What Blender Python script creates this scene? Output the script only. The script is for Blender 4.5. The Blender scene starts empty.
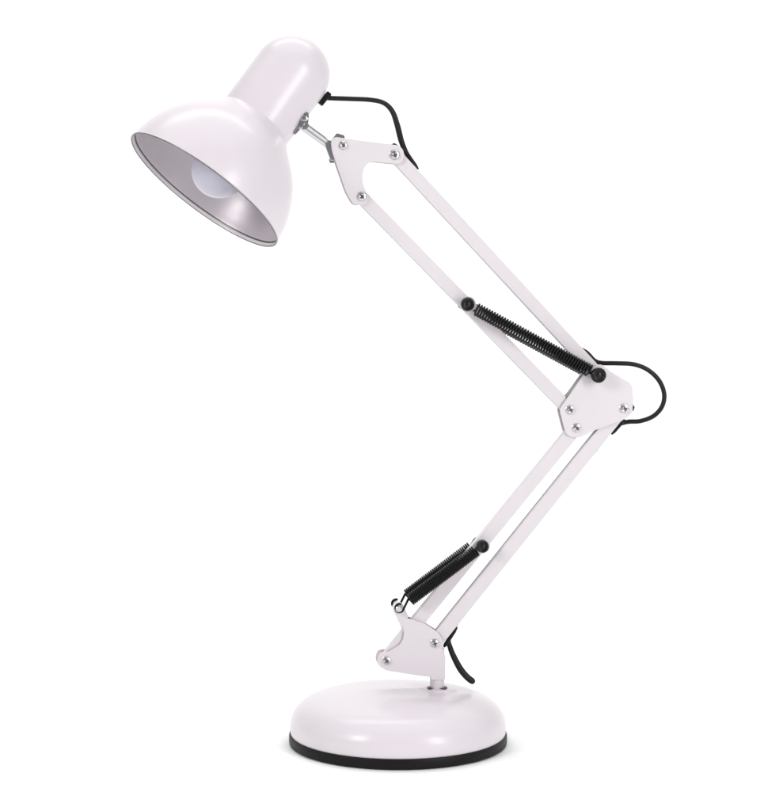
import bpy, bmesh, math, random
from mathutils import Vector, Matrix
R = math.radians
sc = bpy.context.scene
C = sc.collection

# ------------------------------------------------------------------ camera
MM = 0.001
S = 0.0008                 # metres per photo pixel at the lamp
D = 1.6                    # camera distance
PITCH = R(4.4)
YAW = R(7.0)
FOOT = Vector((0, 0, 0.0416))          # where the bracket stem enters the base
f = Vector((0, math.cos(PITCH), -math.sin(PITCH)))
r = Vector((1, 0, 0))
u = Vector((0, math.sin(PITCH), math.cos(PITCH)))
CX, CY = 382.0, 405.5
CAM = FOOT - (f * D + r * ((437 - CX) * S) - u * ((688 - CY) * S))
cam_d = bpy.data.cameras.new('camera')
cam = bpy.data.objects.new('camera', cam_d)
C.objects.link(cam)
cam.matrix_world = Matrix((( r.x, u.x, -f.x, CAM.x), (r.y, u.y, -f.y, CAM.y), (r.z, u.z, -f.z, CAM.z), (0, 0, 0, 1)))
cam_d.sensor_fit = 'HORIZONTAL'
cam_d.sensor_width = 36
cam_d.lens = 36 * D / (764 * S)
cam_d.clip_start = 0.05
cam_d.clip_end = 50
sc.camera = cam

# ------------------------------------------------------------------ world (dim studio room) and lamps
w = bpy.data.worlds.new("World"); sc.world = w; w.use_nodes = True
bg = w.node_tree.nodes['Background']
bg.inputs[0].default_value = (0.97, 0.98, 1.0, 1)
bg.inputs[1].default_value = 1.0
_nt = w.node_tree
_tc = _nt.nodes.new('ShaderNodeTexCoord'); _sx = _nt.nodes.new('ShaderNodeSeparateXYZ')
_nt.links.new(_tc.outputs['Generated'], _sx.inputs[0])
_rm = _nt.nodes.new('ShaderNodeMapRange'); _rm.interpolation_type = 'SMOOTHSTEP'      # dark room behind the camera, white studio around
for k_, v_ in (('From Min', -0.85), ('From Max', 0.1), ('To Min', 0.22), ('To Max', 0.46)): _rm.inputs[k_].default_value = v_
_nt.links.new(_sx.outputs['Y'], _rm.inputs['Value']); _nt.links.new(_rm.outputs['Result'], bg.inputs[1])

def area(name, loc, target, sx, sy, power, col=(1, 1, 1)):
    l = bpy.data.lights.new(name, 'AREA'); l.shape = 'RECTANGLE'
    l.size = sx; l.size_y = sy; l.energy = power; l.color = col
    o = bpy.data.objects.new(name, l); C.objects.link(o)
    o.location = loc
    o.rotation_euler = (Vector(target) - Vector(loc)).to_track_quat('-Z', 'Y').to_euler()
    return o
area('overhead_softbox', (0.0, 0.2, 2.2), (0, 0.1, 0), 2.6, 2.2, 16.5)
area('key_softbox', (-1.45, -1.4, 1.15), (-0.02, 0, 0.3), 0.5, 0.7, 18.5, (1, 0.99, 0.98))
area('strip_softbox', (1.25, -1.45, 0.75), (0, 0, 0.35), 0.36, 1.1, 18)
area('backdrop_lamp', (0, 0.75, 2.3), (0, 1.8, 0.6), 2.4, 0.4, 22)
sc.view_settings.view_transform = 'Standard'
sc.view_settings.look = 'None'
sc.view_settings.exposure = 0
sc.view_settings.gamma = 1

# ------------------------------------------------------------------ materials
def mat(name, col, rough=0.4, metal=0.0, coat=0.0, var=0.0, scale=60, bump=0.0, bscale=400, spec=0.5):
    m = bpy.data.materials.new(name); m.use_nodes = True
    nt = m.node_tree; b = nt.nodes['Principled BSDF']
    b.inputs['Base Color'].default_value = (*col, 1)
    b.inputs['Roughness'].default_value = rough
    b.inputs['Metallic'].default_value = metal
    b.inputs['Coat Weight'].default_value = coat
    b.inputs['Coat Roughness'].default_value = 0.12
    b.inputs['Specular IOR Level'].default_value = spec
    tc = nt.nodes.new('ShaderNodeTexCoord')
    if var:
        n = nt.nodes.new('ShaderNodeTexNoise'); n.inputs['Scale'].default_value = scale; n.inputs['Detail'].default_value = 4
        nt.links.new(tc.outputs['Object'], n.inputs['Vector'])
        mx = nt.nodes.new('ShaderNodeMix'); mx.data_type = 'RGBA'
        mx.inputs['A'].default_value = (*[c * (1 - var) for c in col], 1)
        mx.inputs['B'].default_value = (*[min(1, c * (1 + var)) for c in col], 1)
        nt.links.new(n.outputs['Fac'], mx.inputs['Factor'])
        nt.links.new(mx.outputs['Result'], b.inputs['Base Color'])
        if name in ('white_enamel', 'white_powder_coat'): return m      # even factory finish
        mr = nt.nodes.new('ShaderNodeMapRange'); mr.inputs['To Min'].default_value = rough * 0.85; mr.inputs['To Max'].default_value = rough * 1.15
        nt.links.new(n.outputs['Fac'], mr.inputs['Value']); nt.links.new(mr.outputs['Result'], b.inputs['Roughness'])
    if bump:
        n2 = nt.nodes.new('ShaderNodeTexNoise'); n2.inputs['Scale'].default_value = bscale; n2.inputs['Detail'].default_value = 2
        nt.links.new(tc.outputs['Object'], n2.inputs['Vector'])
        bp = nt.nodes.new('ShaderNodeBump'); bp.inputs['Strength'].default_value = bump; bp.inputs['Distance'].default_value = 0.0003
        nt.links.new(n2.outputs['Fac'], bp.inputs['Height']); nt.links.new(bp.outputs['Normal'], b.inputs['Normal'])
    return m
PAINT = mat('white_enamel', (0.70, 0.648, 0.685), 0.28, 0, 0.0, 0.006, 90, 0, 400, 0.38)
PLATE = mat('white_powder_coat', (0.675, 0.630, 0.662), 0.40, 0, 0.0, 0.008, 120, 0.05, 900)
INNER = mat('grey_reflector_paint', (0.54, 0.495, 0.53), 0.40, 0.25, 0, 0.02, 60, 0.1, 600)
BULB = mat('frosted_bulb_glass', (0.49, 0.475, 0.56), 0.25, 0, 0.3, 0.01)
BRASS = mat('bulb_screw_cap', (0.6, 0.58, 0.55), 0.3, 1)
CHROME = mat('chromed_steel', (0.72, 0.72, 0.73), 0.17, 1, 0, 0.06, 200)
SCREW = mat('zinc_screw_steel', (0.66, 0.65, 0.66), 0.28, 1, 0, 0.05, 400)
SLOT = mat('screw_recess', (0.08, 0.075, 0.08), 0.5, 0.6)
BLACK = mat('black_plastic', (0.010, 0.010, 0.010), 0.28, 0, 0, 0.15, 300, 0, 400, 0.25)
SPRING = mat('black_spring_steel', (0.005, 0.005, 0.005), 0.33, 0.0, 0, 0.2, 500, 0, 400, 0.22)
CORD = mat('black_cord_rubber', (0.009, 0.009, 0.0085), 0.42, 0, 0, 0.15, 300, 0.2, 900, 0.25)
RUBBER = mat('black_base_rubber', (0.009, 0.008, 0.008), 0.45, 0, 0, 0.15, 200, 0.2, 800, 0.15)
EDGE_SHADOW = mat('painted_shadow_grey', (0.22, 0.21, 0.21), 0.4, 0.5)  # dark grey painted where thin edges and gaps lie in shadow
HOLE = mat('dark_socket_gap', (0.05, 0.03, 0.04), 0.6)
SWEEP = mat('white_paper', (0.95, 0.95, 0.95), 0.8, 0, 0, 0.004, 8, 0, 400, 0.1)

# ------------------------------------------------------------------ lamp frame and helpers
nrm = Vector((math.sin(YAW), -math.cos(YAW), 0))      # front face normal of the arm plane
ex = Vector((math.cos(YAW), math.sin(YAW), 0))        # along the arm plane
ez = Vector((0, 0, 1))
def ray(px, py):
    return (f * D + r * ((px - CX) * S) - u * ((py - CY) * S)).normalized()
def AB(px, py, v=0.0):
    """reference pixel -> (along, up) inside the lamp's arm plane at depth v"""
    d = ray(px, py)
    t = (v - (CAM - FOOT).dot(nrm)) / d.dot(nrm)
    X = CAM + d * t - FOOT
    return X.dot(ex), X.z
def W(a, b, v=0.0):
    return FOOT + ex * a + ez * b + nrm * v
def P(px, py, v=0.0):
    return W(*AB(px, py, v), v)
d0 = ray(398, 742.5)
BASE = CAM + d0 * (-CAM.z / d0.z)      # centre of the base on the ground
ROOT = bpy.data.objects.new('desk_lamp', None); C.objects.link(ROOT)
ROOT.location = BASE; ROOT.empty_display_size = 0.05
ROOT['label'] = 'white metal swing-arm desk lamp with black springs and cord on a round weighted base'
ROOT['category'] = 'desk lamp'

def obj(name, bm, m, parent=ROOT, smooth=True, angle=35, bevel=0, label=None):
    bmesh.ops.remove_doubles(bm, verts=bm.verts, dist=1e-7)
    bmesh.ops.recalc_face_normals(bm, faces=bm.faces)
    me = bpy.data.meshes.new(name)
    for v in bm.verts: v.co -= BASE
    bm.to_mesh(me); bm.free()
    ms = m if isinstance(m, (list, tuple)) else [m]
    for q in ms: me.materials.append(q)
    if smooth:
        for p in me.polygons: p.use_smooth = True
        me.set_sharp_from_angle(angle=R(angle))
    o = bpy.data.objects.new(name, me); C.objects.link(o)
    o.parent = parent
    if bevel:
        md = o.modifiers.new('bevel', 'BEVEL'); md.width = bevel; md.segments = 2; md.limit_method = 'ANGLE'; md.angle_limit = R(40)
        md.harden_normals = True
    if label: o['label'] = label
    return o

def lathe(bm, prof, org, ax, seg=96, closed=False, mi=0):
    """prof: list of (radius, height along ax)"""
    ax = ax.normalized()
    t = ax.cross(Vector((0.31, 0.2, 0.93))).normalized(); b = ax.cross(t)
    rings = []
    for rad, h in prof:
        if rad < 1e-7: rings.append([bm.verts.new(org + ax * h)])
        else: rings.append([bm.verts.new(org + ax * h + (t * math.cos(2 * math.pi * k / seg) + b * math.sin(2 * math.pi * k / seg)) * rad) for k in range(seg)])
    n = len(rings)
    for i in range(n if closed else n - 1):
        A, B = rings[i], rings[(i + 1) % n]
        for k in range(seg):
            k2 = (k + 1) % seg
            if len(A) == 1 and len(B) == 1: continue
            if len(A) == 1: fc = bm.faces.new((A[0], B[k], B[k2]))
            elif len(B) == 1: fc = bm.faces.new((A[k], A[k2], B[0]))
            else: fc = bm.faces.new((A[k], A[k2], B[k2], B[k]))
            fc.material_index = mi
    return bm

def tube(bm, pts, rad, seg=12, cap=True, mi=0):
    """round tube along pts with parallel-transport frames; rad number or list"""
    n = len(pts); rads = rad if isinstance(rad, list) else [rad] * n
    T = [(pts[min(i + 1, n - 1)] - pts[max(i - 1, 0)]).normalized() for i in range(n)]
    a = T[0].orthogonal().normalized(); rings = []
    for i in range(n):
        a = (a - T[i] * a.dot(T[i])).normalized(); b = T[i].cross(a)
        rings.append([bm.verts.new(pts[i] + (a * math.cos(2 * math.pi * k / seg) + b * math.sin(2 * math.pi * k / seg)) * rads[i]) for k in range(seg)])
    for i in range(n - 1):
        for k in range(seg):
            k2 = (k + 1) % seg
            bm.faces.new((rings[i][k], rings[i][k2], rings[i + 1][k2], rings[i + 1][k])).material_index = mi
    if cap:
        bm.faces.new(rings[0][::-1]).material_index = mi; bm.faces.new(rings[-1]).material_index = mi
    return bm

def spline(pts, n=10):
    out = []; m = len(pts)
    for i in range(m - 1):
        p0 = pts[max(i - 1, 0)]; p1 = pts[i]; p2 = pts[i + 1]; p3 = pts[min(i + 2, m - 1)]
        for k in range(n):
            t = k / n
            out.append(0.5 * ((2 * p1) + (p2 - p0) * t + (2 * p0 - 5 * p1 + 4 * p2 - p3) * t * t + (3 * p1 - p0 - 3 * p2 + p3) * t ** 3))
    out.append(pts[-1].copy()); return out

def rounded(poly, n=8):
    """poly: list of (x, y, radius) -> outline with rounded corners"""
    out = []; m = len(poly)
    for i in range(m):
        p = Vector(poly[i][:2]); rad = poly[i][2]
        a = Vector(poly[i - 1][:2]) - p; b = Vector(poly[(i + 1) % m][:2]) - p
        la, lb = a.length, b.length; a.normalize(); b.normalize()
        ang = a.angle(b)
        if rad <= 0 or ang > 3.1: out.append((p.x, p.y)); continue
        dd = min(rad / math.tan(ang / 2), la * 0.49, lb * 0.49)
        p1 = p + a * dd; p2 = p + b * dd
        rr = dd * math.tan(ang / 2)
        c = p + (a + b).normalized() * (rr / math.sin(ang / 2))
        a1 = math.atan2(p1.y - c.y, p1.x - c.x); a2 = math.atan2(p2.y - c.y, p2.x - c.x)
        dlt = (a2 - a1 + math.pi) % (2 * math.pi) - math.pi
        for k in range(n + 1):
            t = a1 + dlt * k / n; out.append((c.x + rr * math.cos(t), c.y + rr * math.sin(t)))
    return out

def prism(bm, out_ab, v0, v1, mi=0):
    A = [bm.verts.new(W(a, b, v0)) for a, b in out_ab]; B = [bm.verts.new(W(a, b, v1)) for a, b in out_ab]
    n = len(A)
    bm.faces.new(A[::-1]).material_index = mi; bm.faces.new(B).material_index = mi
    for i in range(n): bm.faces.new((A[i], A[(i + 1) % n], B[(i + 1) % n], B[i])).material_index = mi
    return bm

# depths in the arm plane (front positive)
V_BAR = 4.0 * MM
V_P0, V_P1 = 5.0 * MM, 6.4 * MM          # plates
V_SP2 = 10.6 * MM
V_SPR = 12.0 * MM                        # springs

# ------------------------------------------------------------------ backdrop
bm = bmesh.new()
prof = [(-3.2, 0), (-1, 0), (1.1, 0)]
for k in range(1, 17):
    t = math.pi / 2 * k / 16; prof.append((1.1 + 0.7 * math.sin(t), 0.7 - 0.7 * math.cos(t)))
prof.append((1.8, 2.6))
L_ = [bm.verts.new((-4.2, y, z)) for y, z in prof]; R_ = [bm.verts.new((4.2, y, z)) for y, z in prof]
for i in range(len(prof) - 1): bm.faces.new((L_[i], R_[i], R_[i + 1], L_[i + 1]))
me = bpy.data.meshes.new('backdrop'); bmesh.ops.recalc_face_normals(bm, faces=bm.faces); bm.to_mesh(me); bm.free()
me.materials.append(SWEEP)
for p in me.polygons: p.use_smooth = True
bd = bpy.data.objects.new('backdrop', me); C.objects.link(bd); bd['kind'] = 'structure'

# ------------------------------------------------------------------ base
base_prof = [(104, 2), (104, 9.6), (105.8, 10.2), (106.8, 12), (106.9, 18), (105.9, 25), (103.4, 31), (99.2, 36.6), (93.2, 41.4), (85.5, 45.0),
             (75, 47.8), (62, 49.8), (45, 51.2), (25, 51.8), (8, 52.0), (0, 52.0)]
pv = spline([Vector((a, b, 0)) for a, b in base_prof], 4)
bm = bmesh.new(); lathe(bm, [(max(p.x, 0) * S, p.y * S) for p in pv], BASE, ez, 160)
base = obj('base', bm, PAINT, angle=50)
bm = bmesh.new()
lathe(bm, [(0, 0.4 * S), (106.5 * S, 0.3 * S), (108.0 * S, 1.2 * S), (108.4 * S, 3.5 * S), (108.3 * S, 8.8 * S), (107.9 * S, 10.1 * S), (107.2 * S, 10.5 * S), (105.2 * S, 10.7 * S), (104.8 * S, 8 * S)], BASE, ez, 160)
obj('rubber_rim', bm, RUBBER, base, label='black rubber band around the foot of the base')
# raised ring where the stem goes in
bm = bmesh.new()
lathe(bm, [(21 * S, -3.4 * S), (19.5 * S, -1.2 * S), (18 * S, -0.2 * S), (15 * S, 0.5 * S), (10.5 * S, 1.1 * S), (9.6 * S, 0.9 * S), (9.4 * S, 0.1 * S), (0, 0.2 * S)], FOOT, ez, 64)
obj('stem_collar', bm, PAINT, base)
for px, py, rx in ((430.5, 690.8, 2.6), (444.3, 690.6, 3.6)):
    a, b = AB(px, py, 4 * MM)
    bm = bmesh.new(); c = W(a, 0, 0) + ez * (1.0 * S) - Vector((0, 0.004, 0))
    o_ = [c + Vector((rx * S * math.cos(2 * math.pi * k / 20), 1.9 * rx * S * math.sin(2 * math.pi * k / 20), 0)) for k in range(20)]
    A = [bm.verts.new(p + ez * (0.5 * S)) for p in o_]; B = [bm.verts.new(p - ez * (1.0 * S)) for p in o_]
    bm.faces.new(A); bm.faces.new(B[::-1])
    for k in range(20): bm.faces.new((A[k], A[(k + 1) % 20], B[(k + 1) % 20], B[k]))
    obj('collar_slot', bm, HOLE, base)

# ------------------------------------------------------------------ bars (U channels, open at the back)
def bar(p0, p1, wpx, over0=6, over1=6, edge=4.5 * MM):     # edge: rear flange band darkened as a painted shadow line
    a0 = Vector(AB(*p0, V_BAR)); a1 = Vector(AB(*p1, V_BAR))
    d = (a1 - a0).normalized(); n = Vector((-d.y, d.x)); h = wpx * S / 2
    def outline(hh, e0, e1):
        o = []
        for k in range(13):
            t = math.pi / 2 + math.pi * k / 12; o.append(a0 - d * (e0 - 0) * 0 + d * hh * math.cos(t) * (e0 / hh) + n * hh * math.sin(t))
        for k in range(13):
            t = -math.pi / 2 + math.pi * k / 12; o.append(a1 + d * hh * math.cos(t) * (e1 / hh) + n * hh * math.sin(t))
        return o
    ou = outline(h, over0 * S, over1 * S); inn = outline(h - 1.0 * MM, over0 * S - 1 * MM, over1 * S - 1 * MM)
    bm = bmesh.new(); N = len(ou)
    F = [bm.verts.new(W(p.x, p.y, V_BAR)) for p in ou]; Bk = [bm.verts.new(W(p.x, p.y, -V_BAR)) for p in ou]
    I1 = [bm.verts.new(W(p.x, p.y, -V_BAR)) for p in inn]; I0 = [bm.verts.new(W(p.x, p.y, V_BAR - 1 * MM)) for p in inn]
    bm.faces.new(F); bm.faces.new(I0[::-1])
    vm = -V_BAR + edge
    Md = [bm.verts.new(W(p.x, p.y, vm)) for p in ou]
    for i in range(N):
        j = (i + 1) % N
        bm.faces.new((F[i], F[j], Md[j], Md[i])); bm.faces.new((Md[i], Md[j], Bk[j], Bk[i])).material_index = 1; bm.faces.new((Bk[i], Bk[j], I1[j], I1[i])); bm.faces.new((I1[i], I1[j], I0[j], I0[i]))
    return obj('arm_bar', bm, [PLATE, EDGE_SHADOW], bevel=0.4 * MM, angle=30)
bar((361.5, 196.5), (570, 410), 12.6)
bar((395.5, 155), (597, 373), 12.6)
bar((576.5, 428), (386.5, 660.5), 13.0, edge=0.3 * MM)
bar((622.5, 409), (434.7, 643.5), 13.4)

# ------------------------------------------------------------------ screws and pins
def screw(px, py, parent, v=V_P1, rad=5.0, rot=0.4, rear=None):
    a, b = AB(px, py, v); c = W(a, b, v)
    bm = bmesh.new(); k = rad * 0.92 * S
    lathe(bm, [(k * 1.14, -0.2 * MM), (k * 1.14, 0.35 * MM), (k * 1.08, 0.5 * MM), (k, 0.52 * MM), (k * 0.98, 1.2 * MM), (k * 0.85, 1.75 * MM), (k * 0.55, 2.1 * MM), (k * 0.5, 1.9 * MM), (0, 1.5 * MM)], c, nrm, 32)
    # shaft through to the nut on the rear plate
    lathe(bm, [(0, 0), (1.6 * MM, 0), (1.6 * MM, -2 * v - 2 * MM), (0, -2 * v - 2 * MM)], c, nrm, 16)
    lathe(bm, [(0, -2 * v - 0.1 * MM), (3.6 * MM, -2 * v - 0.1 * MM), (3.6 * MM, -2 * v - 2.6 * MM), (0, -2 * v - 2.6 * MM)], c, nrm, 6)
    for q in range(2):
        t = rot + q * math.pi / 2; dx, dy = math.cos(t), math.sin(t)
        L, T = k * 0.74, k * 0.15
        pts = [(a + dx * L - dy * T, b + dy * L + dx * T), (a - dx * L - dy * T, b - dy * L + dx * T), (a - dx * L + dy * T, b - dy * L - dx * T), (a + dx * L + dy * T, b + dy * L - dx * T)]
        prism(bm, pts, v + 1.0 * MM, v + 1.98 * MM + q * 0.03 * MM, 1)
    return obj('screw', bm, [SCREW, SLOT], parent, angle=30)

def plate_pair(name, outpx, screws, hole_screw_r=4.6, r_scale=1):
    out = rounded([(*AB(x, y, V_P1), rr * S) for x, y, rr in outpx])
    bm = bmesh.new(); prism(bm, out, V_P0, V_P1)
    front = obj(name, bm, PLATE, bevel=0.35 * MM, angle=30)
    bm = bmesh.new(); prism(bm, out, -V_P1, -V_P0)
    rear = obj(name, bm, PLATE, bevel=0.35 * MM, angle=30)
    for i, s in enumerate(screws): screw(s[0], s[1], front, rad=s[2], rot=s[3])
    return front, rear

head_f, head_r = plate_pair('head_plate', [(330.5, 136, 11), (350, 139.3, 90), (404.5, 146.2, 9), (403.5, 164.5, 7), (389, 163.5, 20), (365.8, 160.5, 16), (361.5, 180, 24), (370.8, 203.5, 8), (354, 206, 8), (346, 192, 60), (332, 151, 30)],
                           [(343, 145.5, 4.2, 0.9), (394.6, 155, 4.9, 0.35), (361.7, 196.6, 4.7, 0.7)])
elb_f, elb_r = plate_pair('elbow_plate', [(586, 371.5, 8), (600, 362.5, 9), (610, 371, 20), (632, 384, 9), (633.4, 398, 20), (632.5, 414, 8), (622, 420.5, 10), (597, 429.5, 30), (579.5, 437.5, 7), (567, 437, 9), (563.2, 424, 10), (559.5, 409, 7)],
                          [(570.2, 410, 4.6, 0.5), (576.6, 428, 4.6, 0.9), (624.2, 408.8, 4.9, 0.2)])
mnt_f, mnt_r = plate_pair('base_plate', [(399.5, 622.5, 2), (404.5, 617.5, 3), (424, 623, 30), (438, 632, 12), (443.5, 641, 8), (441.8, 652, 6), (445.5, 655.5, 3), (445.3, 680, 2), (431.3, 680, 1), (431, 677, 3), (418, 675.5, 30), (386, 670.5, 12), (376.3, 664, 8), (379.2, 652, 8), (388, 652, 9), (402.5, 643, 14), (404.5, 630, 12)],
                         [(386.6, 660.5, 4.4, 0.7), (434.7, 643.2, 4.4, 0.3)])
# stem: rolled tube between the two plates, down into the base
a, b = AB(438.4, 672, V_P1)
bm = bmesh.new()
lathe(bm, [(0, 0.2 * S), (7.2 * S, 0.2 * S), (7.2 * S, 40 * S), (6.2 * S, 41 * S), (0, 41 * S)], W(a, 0, 0), ez, 40)
obj('stem', bm, PLATE, mnt_f)
# strips between the plates; dark elbow pair paints the gap's shadow, base one plain
def gap_strip(p0, p1, th=1.2 * MM, parent=None, name='web_shadow_strip', m=None):
    a0 = Vector(AB(*p0, V_P1)); a1 = Vector(AB(*p1, V_P1)); d = (a1 - a0).normalized(); n = Vector((-d.y, d.x)) * th / 2
    bm = bmesh.new(); prism(bm, [tuple(a0 + n), tuple(a1 + n), tuple(a1 - n), tuple(a0 - n)], -V_P0 , V_P0 )
    return obj(name, bm, m or PLATE, parent, bevel=0.2 * MM)
gap_strip((586.0, 375.5), (567.5, 397.5), parent=elb_f, m=EDGE_SHADOW)
gap_strip((562.0, 412.5), (566.5, 428), parent=elb_f, m=EDGE_SHADOW)
gap_strip((403.0, 629), (401.5, 621.5), parent=mnt_f)

# black end knobs that carry the springs
def pin(px, py, v, rad, washer=True):
    a, b = AB(px, py, v); c = W(a, b, 0)
    bm = bmesh.new(); k = rad * S
    rv = v + 2.0 * MM
    lathe(bm, [(0, -rv), (2.3 * MM, -rv), (2.6 * MM, -rv + 1 * MM), (2.0 * MM, -rv + 1.6 * MM), (2.0 * MM, v), (0, v)], c, nrm, 24)
    lathe(bm, [(0, v - 3.4 * MM), (k * 0.8, v - 3.4 * MM), (k * 0.8, v - 2.4 * MM), (2.4 * MM, v - 2.2 * MM), (2.4 * MM, v + 1.8 * MM),
               (k * 0.86, v + 1.9 * MM), (k, v + 2.4 * MM), (k, v + 4.2 * MM), (k * 0.93, v + 5.1 * MM), (k * 0.80, v + 5.6 * MM), (k * 0.66, v + 5.3 * MM), (k * 0.60, v + 4.7 * MM),
               (k * 0.5, v + 4.6 * MM), (k * 0.42, v + 5.0 * MM), (0, v + 5.3 * MM)], c, nrm, 40)
    o = obj('spring_knob', bm, BLACK, angle=40)
    if washer:
        bm = bmesh.new()
        lathe(bm, [(0, 0.9 * MM), (k * 1.14, 0.9 * MM), (k * 1.17, 1.2 * MM), (k * 1.14, 1.75 * MM), (0, 1.75 * MM)], c + nrm * v + ex * (k * 0.13), nrm, 40)
        obj('washer', bm, SCREW, o, angle=30)
    return o
pin(467.0, 304.3, V_SPR, 6.6)
pin(597.5, 375.0, V_SPR, 7.6, False)
pin(481.8, 545.8, V_SP2, 6.3)

# springs
def spring(p0, p1, v, rad, turns, wire=0.62 * MM, e0=9, e1=9, vdir=1):
    A = Vector(AB(*p0, abs(v))); B = Vector(AB(*p1, abs(v)))
    A = W(A.x, A.y, v); B = W(B.x, B.y, v)
    d = (B - A).normalized(); L = (B - A).length
    s0 = e0 * S; s1 = L - e1 * S
    p = d.cross(nrm).normalized(); q = nrm
    pts = []
    # hook round first pin
    hr = 3.3 * MM
    for k in range(14):
        t = math.radians(-150 + k * 20)
        pts.append(A + (-d * math.cos(t) + p * math.sin(t)) * hr)
    n = int(turns * 18); rr = rad * S
    first = pts[-1]
    for k in range(n + 1):
        t = 2 * math.pi * k / 18; s = s0 + (s1 - s0) * k / n
        g = min(1, k / 9, (n - k) / 9); rk = rr * (0.35 + 0.65 * g)
        pts.append(A + d * s + (p * math.cos(t) + q * math.sin(t)) * rk)
    for k in range(14):
        t = math.radians(-110 + k * 20)
        pts.append(B + (d * math.cos(t) + p * math.sin(t)) * hr)
    bm = bmesh.new(); tube(bm, pts, [wire * (1.35 if i < 14 or i > len(pts) - 16 else 1) for i in range(len(pts))], 7)
    return obj('spring', bm, SPRING, angle=60)
for s in (1, -1):
    spring((467.5, 304.5), (597.5, 375.0), s * V_SPR, 5.9, 45, 0.78 * MM, e0=9, e1=8)
    spring((482.0, 546.0), (399.5, 608.0), s * V_SP2, 5.5, 38, 0.72 * MM, e0=7, e1=12.5)

# spring anchor: pale slotted crossbar over the base plate
bm = bmesh.new()
A = AB(398.5, 608.5, V_SP2)
prism(bm, rounded([(*AB(393.6, 610, V_P1), 4 * S), (*AB(396.5, 603.5, V_P1), 3 * S), (*AB(403, 604.5, V_P1), 3 * S), (*AB(408.5, 616, V_P1), 3 * S), (*AB(406, 624, V_P1), 2 * S), (*AB(399.5, 622, V_P1), 2 * S)]), -V_P1 + 0.1 * MM, V_P1 - 0.15 * MM)
anc = obj('spring_anchor', bm, PLATE, bevel=0.4 * MM)
bm = bmesh.new(); c = W(*A, 0); hv = V_SP2 + 3 * MM
lathe(bm, [(0, -hv), (1.8 * MM, -hv), (2.6 * MM, -hv + 0.6 * MM), (2.6 * MM, -hv + 1.8 * MM), (1.8 * MM, -hv + 2 * MM), (1.8 * MM, hv - 2 * MM), (2.6 * MM, hv - 1.8 * MM), (2.6 * MM, hv - 0.6 * MM), (1.8 * MM, hv), (0, hv)], c, nrm, 24)
obj('anchor_pin', bm, SCREW, anc)

# ------------------------------------------------------------------ head
T = R(13.5)
vr = ray(204.5, 190.5)
rx_ = vr.cross(ez).normalized(); ux_ = rx_.cross(vr).normalized()
HA = (rx_ * 0.603 + ux_ * 0.798) * math.cos(T) + vr * math.sin(T); HA.normalize()
HO = P(204.5, 190.3, 21 * MM)
SH = S * (HO - CAM).dot(f) / D
q = 1 / 3.183
outer = [(284, 0), (281.5, 20), (277, 45), (268.5, 78), (255, 112), (236, 148), (210, 184), (180, 214), (150, 241), (130, 262), (119, 282)]
out_s = [(p.x * q * SH, p.y * q / 0.972 * SH) for p in spline([Vector((a, b, 0)) for a, b in outer], 5)]
# shade: outer skin, rolled lip and groove greyed as painted shadow, white inner skin band, then grey reflector
th = 0.9 * MM
bm = bmesh.new()
prof = out_s[::-1]
lip = out_s[0]
lathe(bm, prof, HO, HA, 160)
L0 = lip[0]
lathe(bm, [(L0, 0), (L0 + 0.30 * MM, -0.25 * MM), (L0 + 0.25 * MM, -0.8 * MM), (L0 - 0.2 * MM, -1.15 * MM), (L0 - 0.9 * MM, -1.0 * MM), (L0 - 1.1 * MM, -0.5 * MM)], HO, HA, 160, mi=2)
lathe(bm, [(L0 - 1.1 * MM, -0.5 * MM), (L0 - 1.2 * MM, 1.9 * MM)], HO, HA, 160)
lathe(bm, [(L0 - 1.2 * MM, 1.9 * MM), (L0 - 0.6 * MM, 2.2 * MM), (L0 - 0.7 * MM, 2.9 * MM), (L0 - 2.2 * MM, 2.95 * MM)], HO, HA, 160, mi=2)
inner = [(L0 - 2.2 * MM, 2.95 * MM)] + [(a_ - th * 2.2, b_) for a_, b_ in out_s if b_ > 3.5 * MM]
lathe(bm, inner, HO, HA, 160, mi=1)
shade = obj('lamp_shade', bm, [PAINT, INNER, EDGE_SHADOW], angle=60)
# socket cover (rounded cap)
Rc = 124.6 * q * SH; c0 = 268 * q / 0.972 * SH; c1 = 466 * q / 0.972 * SH
cp = [(Rc * 0.93, c0 + 1.2 * MM), (Rc * 0.955, c0 + 0.1 * MM), (Rc * 0.968, c0), (Rc * 0.98, c0 + 0.4 * MM), (Rc * 0.985, c0 + 1.5 * MM), (Rc * 0.99, (c0 + c1) / 2)]
for k in range(0, 21):
    t = math.pi / 2 * k / 20; cp.append((Rc * math.cos(t) if k < 20 else 0, c1 + Rc * 1.02 * math.sin(t)))
bm = bmesh.new(); lathe(bm, cp, HO, HA, 128)
cover = obj('socket_cover', bm, PAINT, angle=50)
# bulb with screw cap and holder
rb = 28.5 * SH; cb = 26 * SH
bp_ = []
for k in range(0, 25):
    t = -math.pi / 2 + R(140) * k / 24; bp_.append((rb * math.cos(t) if k else 0, cb + rb * math.sin(t)))
bp_ += [(13.5 * MM, cb + rb * 1.15), (13 * MM, cb + rb * 1.45)]
bm = bmesh.new(); lathe(bm, bp_, HO, HA, 64)
bulb = obj('bulb', bm, BULB)
bm = bmesh.new(); pr = []
for k in range(9): pr += [(13.2 * MM, cb + rb * 1.45 + k * 2.4 * MM), (12.2 * MM, cb + rb * 1.45 + k * 2.4 * MM + 1.2 * MM)]
lathe(bm, pr + [(0, pr[-1][1])], HO, HA, 48); obj('screw_cap', bm, BRASS, bulb)
bm = bmesh.new(); z0 = cb + rb * 1.62
lathe(bm, [(14.2 * MM, z0), (18 * MM, z0), (18 * MM, z0 + 38 * MM), (0, z0 + 38 * MM)], HO, HA, 48); obj('lamp_holder', bm, BLACK, cover)

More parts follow.
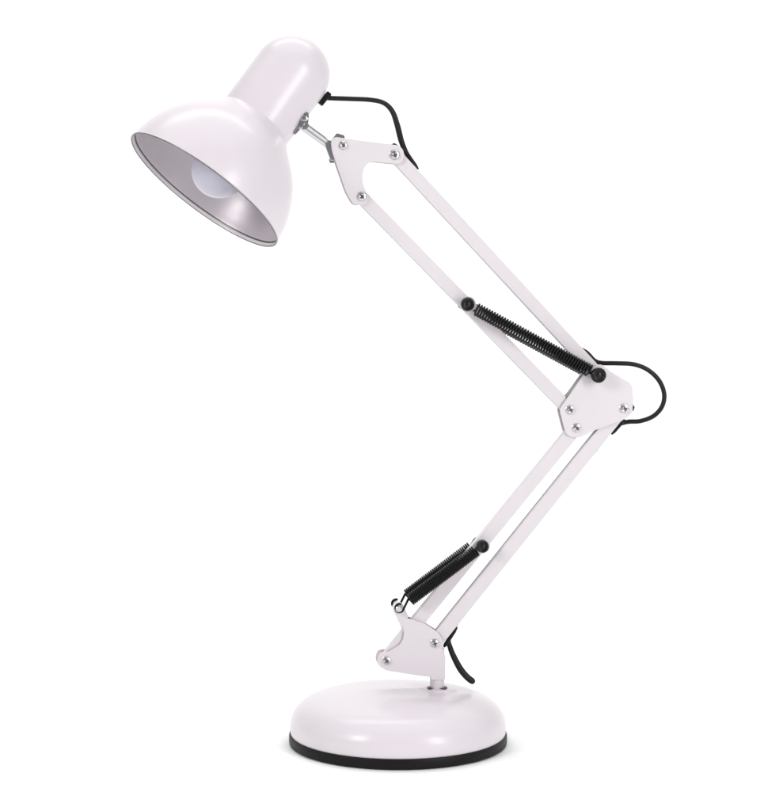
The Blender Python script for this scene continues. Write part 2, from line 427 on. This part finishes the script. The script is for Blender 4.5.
# ------------------------------------------------------------------ swivel joint (chromed)
def ppoly(pts, v0, v1, m, name, parent, bevel=0.2 * MM, vm=None):
    vm = v1 if vm is None else vm
    bm = bmesh.new(); prism(bm, rounded([(*AB(x, y, vm), rr * S) for x, y, rr in pts]), v0, v1)
    return obj(name, bm, m, parent, bevel=bevel)
# rod: two round strands of one bent rod, pressed flat into an eye at each end
bm = bmesh.new()
ra, rb_ = P(302.5, 123.4, 19.5 * MM), P(329.8, 143.2, 0)
tube(bm, [ra, ra.lerp(rb_, 0.5), rb_], 2.8 * S, 16)
off = (rb_ - ra).normalized().cross(nrm) * (-4.8 * S)
if off.z > 0: off = -off
tube(bm, [ra + off, ra.lerp(rb_, 0.5) + off, ra.lerp(rb_, 0.94) + off], 2.6 * S, 16)
rod = obj('swivel_rod', bm, CHROME, angle=50)
tg = ppoly([(309.6, 111.4, 2.2), (308.9, 122.8, 2.5), (303.5, 127, 4), (295.6, 135, 0.6), (294.2, 134, 0.6), (298.6, 121.5, 8), (302.6, 113.2, 6)], 4 * MM, 18.5 * MM, CHROME, 'hinge_tongue', rod, 0.6 * MM)
bm = bmesh.new(); lathe(bm, [(0, -2 * MM), (3.3 * S, -2 * MM), (3.3 * S, 1.0 * MM), (2.4 * S, 2.2 * MM), (0, 2.6 * MM)], P(303.9, 118.6, 18.6 * MM), nrm, 24)
obj('rivet', bm, CHROME, rod)
bm = bmesh.new(); lathe(bm, [(0, -2 * MM), (4.2 * S, -2 * MM), (4.2 * S, 0.6 * MM), (0, 0.9 * MM)], P(304.2, 125.3, 20 * MM), nrm, 24)
obj('rod_eye', bm, CHROME, rod)
ppoly([(324.6, 143.4, 1), (330.5, 139.5, 1.5), (332.8, 146, 4), (337.4, 160.5, 1), (330.6, 160.5, 1), (326.2, 149, 5)], -4 * MM, 4.2 * MM, CHROME, 'fork_clamp', rod, 0.4 * MM)
ppoly([(328.5, 159, 0.8), (334.5, 158.5, 0.8), (334.5, 163.0, 0.8), (330, 163.5, 0.8)], -2.6 * MM, 2.6 * MM, CHROME, 'nut', rod, 0.3 * MM)
# wing bolt tab peeking over the plate's upper corner
ppoly([(331.0, 140.5, 1), (336.8, 133.0, 1.4), (344.8, 135.3, 2.5), (346, 141, 1), (338, 144, 3)], -3.2 * MM, 3.2 * MM, CHROME, 'wing_bolt', rod, 0.4 * MM)

# ------------------------------------------------------------------ cord
# flat black grommet on the socket cover
ga, gb = P(329.5, 92.8, 0), P(320.0, 104.8, 0)
gc = (ga + gb) / 2; gd = (gb - ga).normalized(); gn = gd.cross(nrm).normalized()
if gn.x < 0: gn = -gn
bm = bmesh.new()
hl, ht, hd = (gb - ga).length / 2, 2.7 * S, 3.2 * MM
for sx in (0,):
    vs = [bm.verts.new(gc + gd * hl * i + gn * ht * j + nrm * hd * k) for i in (-1, 1) for j in (-1, 1) for k in (-1, 1)]
    for q4 in ((0, 1, 3, 2), (4, 6, 7, 5), (0, 4, 5, 1), (2, 3, 7, 6), (0, 2, 6, 4), (1, 5, 7, 3)): bm.faces.new([vs[i] for i in q4])
obj('cord_grommet', bm, BLACK, cover, bevel=0.9 * MM)

vi = 0.0; vo = -6.2 * MM; m_ = MM
path = [P(316, 98, 0), P(325, 98.0, 0), P(334, 98.4, 0), P(352, 99.0, -1 * m_), P(371, 100.0, -2 * m_), P(384, 103.2, -3 * m_), P(392.3, 111.5, -4 * m_), P(397.2, 125, -6 * m_), P(401, 140, -9 * m_),
        P(405.5, 151.5, -8 * m_), P(411, 160.5, -7 * m_), P(413.8, 167.2, -5.4 * m_), P(416, 174, -3 * m_), P(424, 186.0, -1 * m_), P(450, 214, 0), P(500, 268, 0), P(550, 322, 0), P(566, 339.5, -1 * m_), P(576, 346.8, -4.5 * m_), P(586.5, 352.6, -6.5 * m_),
        P(594.5, 360.6, -6.0 * m_), P(602, 363.0, -5 * m_), P(617, 363.3, -3 * m_), P(634, 364.4, -2 * m_), P(648, 370.0, -2 * m_), P(659, 380.5, -2 * m_), P(664.2, 394, -2 * m_), P(662, 406.5, -2 * m_), P(653.5, 416, -3 * m_), P(640.5, 421, -4 * m_), P(628, 421.8, -6 * m_),
        P(619.0, 424.5, -8 * m_), P(611, 430.5, -7.5 * m_), P(604, 437.5, -5 * m_), P(597, 447, -1.5 * m_), P(590, 456, 0), P(530, 524, 0), P(475, 593, 0), P(462, 610.5, -2.5 * m_), P(458.5, 619.5, -7.5 * m_), P(453.4, 628.6, -8 * m_),
        P(448.6, 639, -7 * m_), P(450.2, 647.5, -7 * m_), P(454.0, 657, -7 * m_), P(460.2, 668.6, -7 * m_), P(467.3, 677.2, -7 * m_), P(474.6, 682.6, -7 * m_)]
sp = spline(path, 9)
bm = bmesh.new()
N = len(sp)
rads = []
for i in range(N):
    seg_i = i / 9
    rr = 2.35 * S + 0.65 * S * max(0, 1 - abs(seg_i - 7.5) / 2.5)
    if seg_i > 41: rr = (2.4 + 0.9 * min(1, (seg_i - 41) / 3)) * S
    if i > N - 6: rr *= math.sqrt(max(0.05, 1 - ((i - (N - 6)) / 5.2) ** 2))
    rads.append(rr)
tube(bm, sp, rads, 14)
cord = obj('power_cord', bm, CORD, angle=60, label='black cord looping out of the arms at the head, elbow and foot')
# second strand pressed beside the first where it drops into the upper arm
# black cord sleeves where the cord enters and leaves the channels
def sleeve(p0, p1, v, w0, w1):
    bm = bmesh.new(); A_, B_ = P(*p0, v), P(*p1, v)
    tube(bm, [A_, A_.lerp(B_, 0.12), A_.lerp(B_, 0.8), B_], [w0 * S * 0.5, w0 * S, w1 * S, w1 * S * 0.45], 12)
    return obj('cord_sleeve', bm, CORD, cord, angle=60)
sleeve((403, 149), (418.3, 169.3), -6.0 * MM, 2.4, 1.9)
sleeve((597.5, 363.5), (582.2, 349.5), -6.0 * MM, 2.4, 1.6)
sleeve((625, 419.5), (611.5, 434.5), -5.0 * MM, 1.6, 1.8)
sleeve((443.8, 647), (457.2, 627.0), -5.0 * MM, 2.2, 1.9)
# black cord clips just showing behind the plates
ppoly([(388.5, 146.0, 0.6), (394.5, 142.8, 2.2), (401, 147.5, 1.5), (396, 152, 0)], -9 * MM, -6.6 * MM, BLACK, 'cord_clip', head_r, 0.3 * MM)
ppoly([(632.5, 403, 0.5), (634.9, 407.5, 0.8), (633.2, 411.5, 0.5), (628, 408, 0)], -9 * MM, -6.6 * MM, BLACK, 'cord_clip', elb_r, 0.3 * MM)
